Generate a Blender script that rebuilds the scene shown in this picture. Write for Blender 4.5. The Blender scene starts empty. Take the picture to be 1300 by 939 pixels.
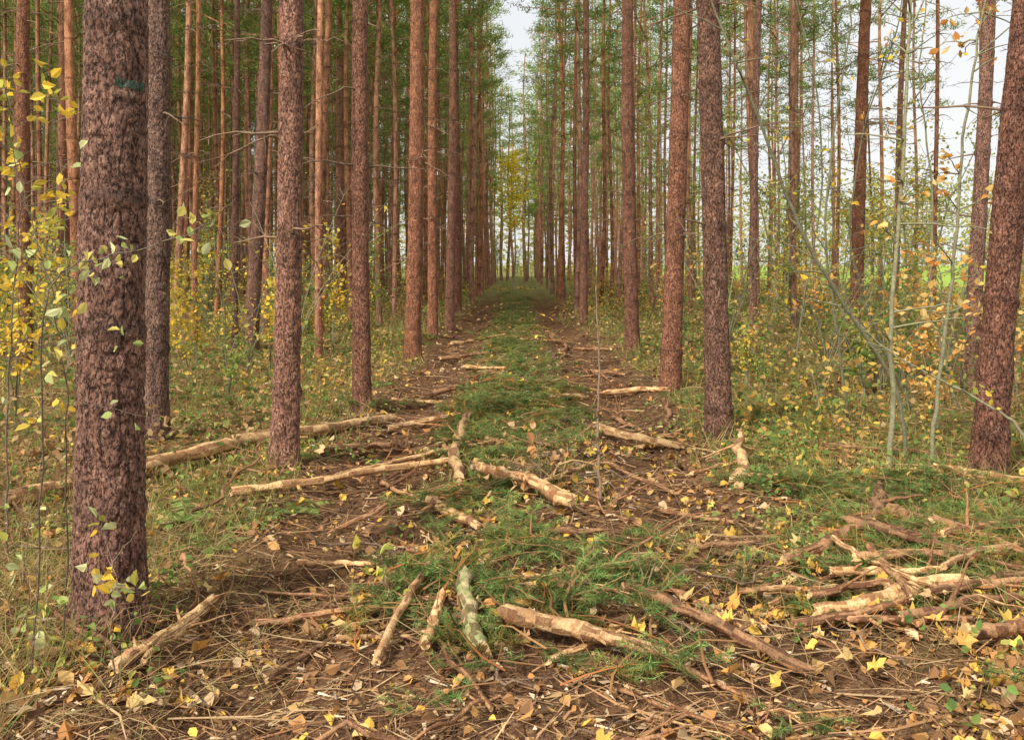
import bpy, math
import numpy as np
from mathutils import Vector

rng = np.random.default_rng(11)
sc = bpy.context.scene
col = sc.collection
sc.view_settings.view_transform = 'Standard'
sc.view_settings.look = 'None'
sc.view_settings.exposure = 0
F = 1083.0; CH = 1.6

def W(u, v, d):
    return np.array([(u-655)*d/F, d, CH-(v-335)*d/F])

# ---------------------------------------------------------------- noise
T2 = rng.random((256, 256)); T3 = rng.random((64, 64, 64))
def vn2(x, y):
    xi = np.floor(x).astype(int); yi = np.floor(y).astype(int)
    fx = x-xi; fy = y-yi; fx = fx*fx*(3-2*fx); fy = fy*fy*(3-2*fy)
    a = T2[xi % 256, yi % 256]; b = T2[(xi+1) % 256, yi % 256]
    c = T2[xi % 256, (yi+1) % 256]; d = T2[(xi+1) % 256, (yi+1) % 256]
    return (a*(1-fx)+b*fx)*(1-fy)+(c*(1-fx)+d*fx)*fy
def vn3(x, y, z):
    xi = np.floor(x).astype(int); yi = np.floor(y).astype(int); zi = np.floor(z).astype(int)
    fx = x-xi; fy = y-yi; fz = z-zi
    fx = fx*fx*(3-2*fx); fy = fy*fy*(3-2*fy); fz = fz*fz*(3-2*fz)
    r = 0
    for dx in (0, 1):
        for dy in (0, 1):
            for dz in (0, 1):
                w = (fx if dx else 1-fx)*(fy if dy else 1-fy)*(fz if dz else 1-fz)
                r = r+w*T3[(xi+dx) % 64, (yi+dy) % 64, (zi+dz) % 64]
    return r
def gh(x, y):
    x = np.asarray(x, float); y = np.asarray(y, float)
    h = 0.10*(vn2(x*0.35+7, y*0.35)-0.5)+0.07*(vn2(x*1.3, y*1.3+3)-0.5)+0.06*(vn2(x*4, y*4)-0.5)+0.03*(vn2(x*13, y*13)-0.5)
    wob = 0.15*(vn2(y*0.3, y*0+5)-0.5)
    h = h-0.10*np.exp(-((x-1.15-wob)/0.30)**2)-0.10*np.exp(-((x+1.12-wob)/0.30)**2)+0.06*np.exp(-(x/0.45)**2)
    return h

# ---------------------------------------------------------------- mesh builder
class MB:
    def __init__(s): s.V = []; s.P = []; s.n = 0
    def add(s, V, Fc, c=(1, 1, 1), m=0):
        V = np.asarray(V, float).reshape(-1, 3); Fc = np.asarray(Fc, int)
        if len(Fc) == 0: return
        c = np.asarray(c, float)
        if c.ndim == 1: c = np.tile(c, (len(Fc), 1))
        s.V.append(V); s.P.append((Fc+s.n, c, m)); s.n += len(V)
    def build(s, name, mats, smooth=False):
        V = np.concatenate(s.V)
        loops = np.concatenate([p[0].ravel() for p in s.P])
        tot = np.concatenate([np.full(len(p[0]), p[0].shape[1]) for p in s.P])
        start = np.concatenate([[0], np.cumsum(tot)[:-1]])
        cols = np.concatenate([np.repeat(p[1], p[0].shape[1], axis=0) for p in s.P])
        mi = np.concatenate([np.full(len(p[0]), p[2]) for p in s.P])
        me = bpy.data.meshes.new(name)
        me.vertices.add(len(V)); me.vertices.foreach_set("co", V.ravel().astype(np.float32))
        me.loops.add(len(loops)); me.loops.foreach_set("vertex_index", loops.astype(np.int32))
        me.polygons.add(len(tot)); me.polygons.foreach_set("loop_start", start.astype(np.int32))
        me.polygons.foreach_set("material_index", mi.astype(np.int32))
        me.polygons.foreach_set("use_smooth", np.full(len(tot), smooth, dtype=bool))
        for m in mats: me.materials.append(m)
        me.update(calc_edges=True)
        at = me.color_attributes.new("Col", 'FLOAT_COLOR', 'CORNER')
        c4 = np.ones((len(loops), 4), np.float32); c4[:, :3] = cols
        at.data.foreach_set("color", c4.ravel())
        return me

def tube(P, R, seg=6, phase=0.0):
    P = np.asarray(P, float); n = len(P); R = np.broadcast_to(np.asarray(R, float), (n,))
    Tn = np.gradient(P, axis=0); Tn /= np.linalg.norm(Tn, axis=1)[:, None]+1e-9
    ref = np.array([0, 0, 1.]) if abs(Tn[0][2]) < 0.8 else np.array([1., 0, 0])
    A = np.cross(Tn, ref); A /= np.linalg.norm(A, axis=1)[:, None]+1e-9
    B = np.cross(Tn, A)
    th = np.linspace(0, 2*np.pi, seg, endpoint=False)+phase
    V = P[:, None]+R[:, None, None]*(A[:, None]*np.cos(th)[None, :, None]+B[:, None]*np.sin(th)[None, :, None])
    return V.reshape(-1, 3), gridF(n, seg)
def gridF(n, seg):
    i = np.arange(n-1)[:, None]*seg; j = np.arange(seg)[None, :]; k = (j+1) % seg
    return np.stack([i+j, i+k, i+seg+k, i+seg+j], -1).reshape(-1, 4)
def unit(n, r=rng):
    v = r.normal(size=(n, 3)); return v/np.linalg.norm(v, axis=1)[:, None]
def nz(v): return v/(np.linalg.norm(v, axis=-1)[..., None]+1e-9)

def leaves(mb, P, s, cols, up=0.5, m=0, width=1.0, r=rng, fold=.12):
    n = len(P); s = np.broadcast_to(s, (n,))[:, None]
    N = nz(unit(n, r)+np.array([0, 0, up])); U = nz(np.cross(N, unit(n, r))); Wd = np.cross(N, U)*width
    a = r.uniform(-fold*.5, fold, (n, 1)); b_ = r.uniform(-.15, .15, (n, 1))*fold/.12
    vs = [P-U*s*.5, P-U*s*.18+Wd*s*.27+N*s*a, P+U*s*.15+Wd*s*.24+N*s*a, P+U*s*.5-N*s*b_, P+U*s*.15-Wd*s*.24+N*s*a, P-U*s*.18-Wd*s*.27+N*s*a]
    V = np.stack(vs, 1).reshape(-1, 3); b = np.arange(n)[:, None]*6
    Fq = np.stack([b+np.array([0, 1, 2, 3]), b+np.array([0, 3, 4, 5])], 1).reshape(-1, 4)
    mb.add(V, Fq, np.repeat(cols, 2, axis=0), m)
def spikes(mb, P, D, w, cols, m=0, r=rng):
    n = len(P); S = nz(np.cross(D, unit(n, r)))*np.broadcast_to(w, (n,))[:, None]*.5
    V = np.stack([P-S, P+S, P+D], 1).reshape(-1, 3)
    mb.add(V, np.arange(n*3).reshape(-1, 3), cols, m)
def prisms(mb, P0, P1, r0, cols, m=0, end=.6):
    n = len(P0); D = nz(P1-P0); A = nz(np.cross(D, np.array([0.1, 0.2, 1.]))); B = np.cross(D, A)
    r0 = np.broadcast_to(r0, (n,))[:, None]; vs = []
    for Pp, k in ((P0, 1), (P1, end)):
        for t in range(3):
            an = t*2.094; vs.append(Pp+r0*k*(A*math.cos(an)+B*math.sin(an)))
    V = np.stack(vs, 1).reshape(-1, 3); b = np.arange(n)[:, None]*6
    Fq = np.stack([b+np.array([0, 1, 4, 3]), b+np.array([1, 2, 5, 4]), b+np.array([2, 0, 3, 5])], 1).reshape(-1, 4)
    mb.add(V, Fq, np.repeat(cols, 3, axis=0), m)
def palette(cols, n, var=0.25, r=rng, p=None):
    c = np.array(cols)[r.choice(len(cols), n, p=p)]
    return np.clip(c*(1+r.uniform(-var, var, (n, 1))), 0, 1)

# ---------------------------------------------------------------- materials
class NT:
    def __init__(s, nt): s.nt = nt
    def n(s, t, **k):
        nd = s.nt.nodes.new(t)
        for a, b in k.items(): setattr(nd, a, b)
        return nd
    def l(s, a, b): s.nt.links.new(a, b)
    def math(s, op, a, b=None, clamp=False):
        nd = s.n('ShaderNodeMath', operation=op, use_clamp=clamp)
        for i, x in enumerate((a, b)):
            if x is None: continue
            if isinstance(x, (int, float)): nd.inputs[i].default_value = x
            else: s.l(x, nd.inputs[i])
        return nd.outputs[0]
    def mix(s, f, a, b, bt='MIX'):
        nd = s.n('ShaderNodeMixRGB', blend_type=bt)
        for i, x in enumerate((f, a, b)):
            if isinstance(x, (int, float)): nd.inputs[i].default_value = x
            elif isinstance(x, tuple): nd.inputs[i].default_value = (*x, 1)
            else: s.l(x, nd.inputs[i])
        return nd.outputs[0]
    def ramp(s, f, st):
        nd = s.n('ShaderNodeValToRGB'); e = nd.color_ramp.elements
        while len(e) < len(st): e.new(0.5)
        for k, (p, c) in zip(e, st):
            k.position = p; k.color = (*c, 1) if isinstance(c, tuple) else (c, c, c, 1)
        s.l(f, nd.inputs[0]); return nd.outputs[0]
    def noise(s, vec, sc_, det=4, rough=.55, dist=0):
        nd = s.n('ShaderNodeTexNoise'); nd.inputs['Scale'].default_value = sc_; nd.inputs['Detail'].default_value = det
        nd.inputs['Roughness'].default_value = rough; nd.inputs['Distortion'].default_value = dist
        s.l(vec, nd.inputs['Vector']); return nd
    def smooth(s, v, a, b):
        nd = s.n('ShaderNodeMapRange', interpolation_type='SMOOTHSTEP')
        s.l(v, nd.inputs[0]); nd.inputs[1].default_value = a; nd.inputs[2].default_value = b
        return nd.outputs[0]
def newmat(name):
    m = bpy.data.materials.new(name); m.use_nodes = True; m.node_tree.nodes.clear()
    t = NT(m.node_tree); o = t.n('ShaderNodeOutputMaterial'); return m, t, o

def mat_bark(name, lowA, lowB, grey, topc, dark, z0=2.5, z1=9.0, far=False):
    m, t, o = newmat(name)
    tc = t.n('ShaderNodeTexCoord'); oi = t.n('ShaderNodeObjectInfo')
    mp = t.n('ShaderNodeMapping'); mp.inputs['Scale'].default_value = (1, 1, .5); t.l(tc.outputs['Object'], mp.inputs[0])
    fineN = t.noise(mp.outputs[0], 85 if not far else 42, 4 if not far else 3, .74); fine = fineN.outputs['Fac']
    sep = t.n('ShaderNodeSeparateXYZ'); t.l(tc.outputs['Object'], sep.inputs[0])
    if not far:
        wn = t.noise(mp.outputs[0], 22, 3, .65)
        off = t.n('ShaderNodeVectorMath', operation='SCALE'); t.l(wn.outputs['Color'], off.inputs[0]); off.inputs['Scale'].default_value = .07
        ad = t.n('ShaderNodeVectorMath', operation='ADD'); t.l(mp.outputs[0], ad.inputs[0]); t.l(off.outputs[0], ad.inputs[1])
        ve = t.n('ShaderNodeTexVoronoi', feature='DISTANCE_TO_EDGE'); ve.inputs['Scale'].default_value = 42; t.l(ad.outputs[0], ve.inputs['Vector'])
        edge = t.math('ADD', ve.outputs['Distance'], t.math('MULTIPLY', t.math('SUBTRACT', fine, .46), .5))
        crack = t.smooth(edge, -.02, .12)
        cell = wn.outputs['Fac']
    base = t.mix(t.ramp(fine, [(0.38, 0.0), (0.60, 1.0)]), lowA, lowB)
    if not far:
        base = t.mix(t.math('MULTIPLY', t.math('MULTIPLY', t.smooth(cell, .45, .65), t.smooth(fine, .5, .62)), .8), base, grey)
    hf = t.math('MULTIPLY', t.smooth(t.math('ADD', sep.outputs[2], t.math('MULTIPLY', oi.outputs['Random'], 3.0)), z0, z1), t.math('ADD', .35, t.math('MULTIPLY', fine, .7)), True)
    base = t.mix(hf, base, topc)
    if not far:
        base = t.mix(t.math('MULTIPLY', t.math('SUBTRACT', 1, crack), .8), base, dark)
    big = t.noise(mp.outputs[0], 9 if not far else 7, 2, .65).outputs['Fac']
    base = t.mix(1.0, base, t.ramp(big, [(0.35, .72 if not far else .5), (0.65, 1.2)]), 'MULTIPLY')
    if far:
        base = t.mix(1.0, base, t.ramp(fine, [(0.34, .42), (0.5, 1.05)]), 'MULTIPLY')
    at = t.n('ShaderNodeAttribute', attribute_name='Col')
    base = t.mix(1.0, base, at.outputs['Color'], 'MULTIPLY')
    hs = t.n('ShaderNodeHueSaturation'); t.l(base, hs.inputs['Color'])
    t.l(t.math('ADD', .78, t.math('MULTIPLY', oi.outputs['Random'], .42)), hs.inputs['Value'])
    t.l(t.math('ADD', .84, t.math('MULTIPLY', t.math('FRACT', t.math('MULTIPLY', oi.outputs['Random'], 7.3)), .24)), hs.inputs['Saturation'])
    if far:
        bs = t.n('ShaderNodeBsdfDiffuse'); t.l(hs.outputs[0], bs.inputs[0])
    else:
        bs = t.n('ShaderNodeBsdfPrincipled'); bs.inputs['Roughness'].default_value = .75; bs.inputs['Specular IOR Level'].default_value = .25
        t.l(hs.outputs[0], bs.inputs['Base Color'])
        bp = t.n('ShaderNodeBump'); bp.inputs['Strength'].default_value = 1.0; bp.inputs['Distance'].default_value = .009
        t.l(t.math('ADD', t.math('MULTIPLY', crack, .8), t.math('MULTIPLY', fine, 1.2)), bp.inputs['Height']); t.l(bp.outputs[0], bs.inputs['Normal'])
    t.l(bs.outputs[0], o.inputs[0]); return m

def mat_leaf(name, trans=.35, var=.3):
    m, t, o = newmat(name)
    at = t.n('ShaderNodeAttribute', attribute_name='Col'); oi = t.n('ShaderNodeObjectInfo')
    hs = t.n('ShaderNodeHueSaturation'); t.l(at.outputs['Color'], hs.inputs['Color'])
    t.l(t.math('ADD', 1-var*.5, t.math('MULTIPLY', oi.outputs['Random'], var)), hs.inputs['Value'])
    bs = t.n('ShaderNodeBsdfDiffuse'); t.l(hs.outputs[0], bs.inputs[0])
    tr = t.n('ShaderNodeBsdfTranslucent'); t.l(hs.outputs[0], tr.inputs[0])
    mx = t.n('ShaderNodeMixShader'); mx.inputs[0].default_value = trans
    t.l(bs.outputs[0], mx.inputs[1]); t.l(tr.outputs[0], mx.inputs[2]); t.l(mx.outputs[0], o.inputs[0]); return m

def mat_wood(name, cA, cB, cD, e0=.42, e1=.6):
    m, t, o = newmat(name)
    tc = t.n('ShaderNodeTexCoord'); oi = t.n('ShaderNodeObjectInfo')
    n1 = t.noise(tc.outputs['Object'], 14, 3, .7).outputs['Fac']; n2 = t.noise(tc.outputs['Object'], 90, 2, .7).outputs['Fac']
    c = t.mix(t.ramp(n1, [(e0, 0.0), (e1, 1.0)]), cA, cB)
    c = t.mix(t.ramp(n2, [(0.5, 0.0), (0.68, .75)]), c, cD)
    at = t.n('ShaderNodeAttribute', attribute_name='Col'); c = t.mix(1.0, c, at.outputs['Color'], 'MULTIPLY')
    hs = t.n('ShaderNodeHueSaturation'); t.l(c, hs.inputs['Color'])
    t.l(t.math('ADD', .68, t.math('MULTIPLY', oi.outputs['Random'], .55)), hs.inputs['Value'])
    bs = t.n('ShaderNodeBsdfPrincipled'); bs.inputs['Roughness'].default_value = .8; t.l(hs.outputs[0], bs.inputs['Base Color'])
    bp = t.n('ShaderNodeBump'); bp.inputs['Strength'].default_value = .9; bp.inputs['Distance'].default_value = .008
    t.l(t.math('ADD', n1, n2), bp.inputs['Height']); t.l(bp.outputs[0], bs.inputs['Normal'])
    t.l(bs.outputs[0], o.inputs[0]); return m

BK = ((.17, .062, .035), (.41, .185, .11), (.55, .335, .23), (.44, .20, .105), (.030, .013, .009))
M_bark = mat_bark("pine_bark", *BK, z0=4.5, z1=13)
M_barkf = mat_bark("pine_bark_distant", (.25, .10, .06), (.43, .21, .13), (.5, .3, .2), (.50, .25, .135), BK[4], far=True)
M_twig = mat_wood("twig_bark", (.26, .165, .105), (.34, .235, .155), (.13, .08, .055))
M_need = mat_leaf("pine_needles", .40, .4)
M_leaf = mat_leaf("autumn_leaf", .42, .3)
M_litter = mat_leaf("litter", .12, 0)
M_wood = mat_wood("fallen_wood", (.50, .26, .12), (.32, .16, .075), (.15, .08, .04))
M_pole = mat_wood("peeled_pine_wood", (.82, .53, .25), (.56, .30, .13), (.30, .16, .075), .47, .58)
M_cut = mat_wood("cut_wood", (.88, .60, .30), (.78, .48, .22), (.5, .32, .16))
M_grey = mat_wood("grey_green_stem", (.28, .27, .15), (.21, .19, .11), (.1, .085, .055))
M_birch = mat_wood("birch_bark", (.5, .47, .4), (.38, .34, .28), (.08, .07, .06))
M_moss = mat_wood("mossy_wood", (.34, .36, .13), (.66, .52, .28), (.2, .16, .07))
M_dark = mat_wood("dark_twig", (.13, .10, .07), (.18, .14, .10), (.07, .05, .04))

M_paint, t, o = newmat("green_forestry_paint")
tc = t.n('ShaderNodeTexCoord'); nf = t.noise(tc.outputs['Object'], 60, 4).outputs['Fac']
bs = t.n('ShaderNodeBsdfPrincipled'); bs.inputs['Roughness'].default_value = .6
t.l(t.mix(t.ramp(nf, [(0.42, 0.0), (0.6, 1.0)]), (.010, .075, .045), (.05, .05, .03)), bs.inputs['Base Color']); t.l(bs.outputs[0], o.inputs[0])

M_ground, t, o = newmat("forest_floor")
g = t.n('ShaderNodeNewGeometry'); P = g.outputs['Position']; sp = t.n('ShaderNodeSeparateXYZ'); t.l(P, sp.inputs[0])
n0 = t.noise(P, 1.1, 3).outputs['Fac']; n1 = t.noise(P, 9, 4, .7).outputs['Fac']; n2 = t.noise(P, 70, 2, .7).outputs['Fac']
soil = t.mix(t.ramp(n1, [(0.35, 0.0), (0.65, 1.0)]), (.065, .033, .02), (.19, .10, .058))
vo = t.n('ShaderNodeTexVoronoi'); vo.inputs['Scale'].default_value = 55; t.l(P, vo.inputs['Vector'])
sc2 = t.n('ShaderNodeSeparateColor'); t.l(vo.outputs['Color'], sc2.inputs[0])
lit = t.ramp(sc2.outputs[0], [(0.0, (.06, .034, .02)), (.35, (.2, .11, .055)), (.65, (.36, .21, .10)), (.9, (.48, .33, .17))])
soil = t.mix(t.math('MULTIPLY', t.ramp(n1, [(0.4, .12), (0.6, .65)]), sc2.outputs[1]), soil, lit)
ax = t.math('ABSOLUTE', t.math('ADD', sp.outputs[0], t.math('MULTIPLY', t.math('SUBTRACT', n0, .5), 1.6)))
off = t.smooth(ax, 1.4, 2.3)
moss = t.ramp(n2, [(0.3, (.085, .085, .027)), (.55, (.19, .17, .055)), (.8, (.34, .26, .10))])
soil = t.mix(t.math('MULTIPLY', off, t.ramp(n0, [(0.3, .35), (0.6, .85)])), soil, moss)
strip = t.math('MULTIPLY', t.math('SUBTRACT', 1, t.smooth(ax, .4, .8)), t.smooth(sp.outputs[1], 5, 8))
soil = t.mix(t.math('MULTIPLY', strip, .6), soil, (.10, .13, .04))
soil = t.mix(t.math('MULTIPLY', t.smooth(sp.outputs[1], 28, 60), .65), soil, (.30, .30, .11))  # greener far soil, its colour also lightened to offset shade at the track end
fld = t.smooth(sp.outputs[0], 19, 22)
soil = t.mix(fld, soil, t.mix(n1, (.28, .42, .07), (.36, .48, .11)))
bs = t.n('ShaderNodeBsdfDiffuse')
t.l(soil, bs.inputs[0])
bp = t.n('ShaderNodeBump'); bp.inputs['Strength'].default_value = 1.0; bp.inputs['Distance'].default_value = .04
t.l(t.math('ADD', n1, t.math('MULTIPLY', n2, .5)), bp.inputs['Height']); t.l(bp.outputs[0], bs.inputs['Normal']); t.l(bs.outputs[0], o.inputs[0])

# ---------------------------------------------------------------- object helpers
def obj(name, me, parent=None, loc=(0, 0, 0), **props):
    ob = bpy.data.objects.new(name, me); col.objects.link(ob); ob.location = loc
    if parent is not None: ob.parent = parent
    for k, v in props.items(): ob[k] = v
    return ob
def empty(name, loc, **props):
    e = obj(name, None, None, loc, **props); e.empty_display_size = .2; return e

# ---------------------------------------------------------------- ground
def axis(core0, core1, step, lo, hi, g=1.12):
    a = list(np.arange(core0, core1, step)); s = step; x = core1
    while x < hi: a.append(x); s *= g; x += s
    a.append(hi); s = step; x = core0-step
    while x > lo: a.insert(0, x); s *= g; x -= s
    a.insert(0, lo); return np.array(a)
xs = axis(-5, 5, .045, -500, 500, 1.07); ys = axis(2.4, 11, .045, -30, 900, 1.05)
X, Y = np.meshgrid(xs, ys); Z = gh(X, Y)
Z = np.where((np.abs(X) > 60) | (Y > 160), 0, Z)
mb = MB(); nx = len(xs); ny = len(ys)
i = np.arange(ny-1)[:, None]*nx; j = np.arange(nx-1)[None]
mb.add(np.stack([X, Y, Z], -1), np.stack([i+j, i+j+1, i+nx+j+1, i+nx+j], -1).reshape(-1, 4))
obj("ground", mb.build("ground", [M_ground], True), kind="structure", label="brown forest floor with two wheel ruts and leaf litter")

# ---------------------------------------------------------------- pine trunks
def trunk_arr(mb, r0, H, seg, zs, r, rough=True, bend=.05, branches=10, bz0=2.5, bz1=9.5, blen=1.0, bm=1, wamp=.19, tint=(1, 1, 1)):
    zs = np.asarray(zs); th = np.linspace(0, 2*np.pi, seg, endpoint=False)
    ZZ, TH = np.meshgrid(zs, th, indexing='ij'); zc = np.clip(ZZ, 0, None)
    R = r0*(1-.72*zc/H)*(1+.22*np.exp(-zc/.3))
    p1, p2, p3 = r.uniform(0, 6.28, 3)
    R = R*(1+(.07*np.cos(3*TH+p1)+.05*np.cos(5*TH+p2))*np.exp(-zc/.22))
    off = r.uniform(0, 50)
    shade = np.ones_like(R); wh = []; z = r.uniform(.3, .9)
    while z < 13:
        wh.append(z); z += r.uniform(.45, .85)
    for z in wh:
        k = vn2(TH/6.283*5 % 5, TH*0+z*7+off) if rough else .75
        a = wamp*np.exp(-((ZZ-z)/.035)**2)*k
        R = R*(1+a); shade = shade*(1-.62*np.exp(-((ZZ-z-.01)/.032)**2)*k)
    if rough:
        x = np.cos(TH)*r0; y = np.sin(TH)*r0
        n1 = np.abs(vn3(x*32+off, y*32, ZZ*13)-.5)*2; n2 = vn3(x*95+off, y*95, ZZ*60); n3 = vn3(x*12+off, y*12+9, ZZ*4)
        q = np.clip(n1*3.5, 0, 1)
        R = R-.010*r0/.15*(1-q)*np.clip(1-zc/7, .35, 1)+.006*(n2-.5)+.010*(n3-.5)
        shade = shade*(.62+.38*q)*(.78+.44*n2)
    cx = bend*np.sin(zs*.55+p1)-bend*math.sin(p1); cy = bend*np.sin(zs*.43+p3)-bend*math.sin(p3)
    V = np.stack([cx[:, None]+R*np.cos(TH), cy[:, None]+R*np.sin(TH), ZZ], -1)
    c = shade[:-1].reshape(-1)[:, None]*np.array(tint)
    mb.add(V, gridF(len(zs), seg), c, 0)
    for b in range(branches):
        z = wh[r.integers(0, len(wh))]
        if z < bz0 or z > bz1: continue
        z += r.uniform(-.02, .02); az = r.uniform(0, 6.28); L = r.uniform(.12, blen); n = 6
        bx = np.interp(z, zs, cx); by = np.interp(z, zs, cy)
        tt = np.linspace(0, 1, n); dz = r.uniform(-.25, .35)
        pp = np.stack([bx+np.cos(az)*(r0*.5+tt*L), by+np.sin(az)*(r0*.5+tt*L), z+dz*L*tt-.12*L*tt**2*2], -1)
        pp[1:] += r.normal(0, .02*L, (n-1, 3))
        v, f = tube(pp, np.linspace(.012, .004, n), 4); mb.add(v, f, (.9, .85, .8), bm)
        for q in range(int(L*5)):
            k = r.integers(1, n-1); e = pp[k]+unit(1, r)[0]*r.uniform(.1, .35)*np.array([1, 1, .6])
            v, f = tube([pp[k], (pp[k]+e)/2+r.normal(0, .01, 3), e], [.005, .004, .002], 3); mb.add(v, f, (.8, .75, .7), bm)
    return cx, cy, p1

NP = [(.20, .29, .075), (.25, .33, .09), (.15, .24, .075), (.35, .37, .10)]
def crown_arr(mb, r, limbs, clumps, tris, z0, z1, size, wid, bm=0, nm=1, rad=1.8):
    for i in range(limbs):
        u = (i+r.random())/limbs; z = z0+(z1-z0)*u
        L = rad*(1-.55*u**1.5)*r.uniform(.5, 1.15)*(.6 if u < .12 else 1); az = i*2.4+r.uniform(-.5, .5)
        tt = np.linspace(0, 1, 3); d = np.array([math.cos(az), math.sin(az), 0])
        pp = d*tt[:, None]*L+np.array([0, 0, 1])*(z+tt[:, None]*r.uniform(0, .9)*L*.7)
        v, f = tube(pp, np.linspace(.03, .01, 3), 3); mb.add(v, f, (1, 1, 1), bm)
        tc_ = r.uniform(.3, 1.05, clumps)
        C = np.stack([np.interp(tc_, tt, pp[:, k]) for k in range(3)], -1)+r.normal(0, .2, (clumps, 3))*np.array([1, 1, .5])
        Cc = np.repeat(C, tris, 0); n = len(Cc)
        D = unit(n, r)*np.array([1, 1, .8])+np.array([0, 0, .35])
        Pn = Cc+r.normal(0, size*.45, (n, 3))*np.array([1.3, 1.3, .6])
        sh = np.repeat(r.uniform(.6, 1.3, clumps), tris)[:, None]
        spikes(mb, Pn, D*size*r.uniform(.6, 1.2, (n, 1)), wid, palette(NP, n, .2, r)*sh, nm, r)

H0 = 21.0
zs_far = np.concatenate([[-.3], np.linspace(0, 1, 4), np.linspace(1.7, 20.5, 18)])
zs_mid = np.concatenate([[-.3], np.linspace(0, .6, 7), np.arange(.65, 11, .055), np.linspace(11.2, 20.5, 8)])
midT = []; midC = []; lowA = []
for k in range(6):
    r = np.random.default_rng(100+k); mb = MB()
    trunk_arr(mb, .11, H0, 14, zs_mid, r, False, .08, 54, 2.4, 10.5, 1.25); midT.append(mb.build("pine_trunk", [M_barkf, M_twig], True))
for k in range(6):
    r = np.random.default_rng(200+k); mb = MB()
    crown_arr(mb, r, 25, 5, 18, (7.0, 8.5, 10.0)[k % 3], 20.8, .26, .037); midC.append(mb.build("pine_crown", [M_barkf, M_need]))
for k in range(6):
    r = np.random.default_rng(300+k); mb = MB()
    trunk_arr(mb, .11, H0, 6, zs_far, r, False, .08, 6, 4, 10.5, 1.2)
    for p in range(len(mb.P)):
        if mb.P[p][2] == 1: mb.P[p] = (mb.P[p][0], mb.P[p][1]*.7, 0)
    crown_arr(mb, r, 20, 4, 13, 6.0, 20.8, .42, .068); lowA.append(mb)

GRP = "pine trees in the plantation"
def scl_h(k): return 1+.08*math.sin(k*1.7)
def add_tree(x, y, r0, leanx, leany, label, trunk_me=None, scl=None, k=0, rot=0.0):
    z = float(gh(x, y)); s = scl if scl else r0/.11
    e = empty("pine_tree", (x, y, z-.02), label=label, category="tree", group=GRP)
    e.rotation_euler = (-leany, leanx, 0)
    tr = obj("trunk", trunk_me or midT[k % 6], e)
    tr.rotation_euler = (0, 0, rot)
    if trunk_me is None: tr.scale = (s, s, scl_h(k))
    cr = obj("crown", midC[(k*5+1) % 6], e); cr.rotation_euler = (0, 0, rot*1.7); cr.scale = (1, 1, scl_h(k))
    return e, tr

L_std = "tall pine with reddish brown flaky bark beside the rutted track"
heroes = [
 (138, 795, 150, 83, "thick pine with deeply cracked bark and green paint mark"),
 (197, 560, 200, 31, "straight greyish pine standing behind the thick marked pine"),
 (361, 592, 371, 34, "straight brown pine at edge of track beside fallen log"),
 (460, 520, 462, 23, L_std), (523, 457, 530, 21, L_std), (318, 446, 336, 18, "leaning slim pine among undergrowth"),
 (32, 466, 36, 18, "slim pine among yellow bushes"), (912, 553, 906, 32, "sturdy grey brown pine at edge of track"),
 (851, 497, 861, 26, L_std), (803, 443, 799, 18, L_std), (1254, 613, 1306, 40, "thick dark reddish pine leaning outward beside saplings"),
 (1230, 492, 1250, 19, "reddish pine behind the thick leaning pine"), (1084, 443, 1103, 17, "orange pine near the open field"),
 (955, 452, 966, 10, "thin pine among undergrowth"), (741, 408, 742, 10, "very thin straight pine at edge of track"),
 (298, 442, 297, 9, "thin pine among undergrowth"), (80, 425, 84, 13, "slim pine among yellow bushes"), (429, 392, 431, 12, "slim pine among undergrowth"),
 (1010, 400, 1012, 10, "thin pine near the open field"), (1135, 395, 1150, 9, "thin pine near the open field"),
]
TINT = {0: (.92, .9, .9), 1: (.85, .98, 1.08), 7: (.85, .92, .96), 10: (.72, .66, .64)}
for d_, lab in [(18.2, L_std), (21.0, L_std), (24.2, L_std), (27.6, L_std)]:
    xx = -1.80+rng.normal(0, .07); u_ = 655+xx*F/d_; heroes.append((u_, 335+F*CH/d_, u_+rng.uniform(-1, 6), 13.5*18/d_, lab))
placed = []
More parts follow.
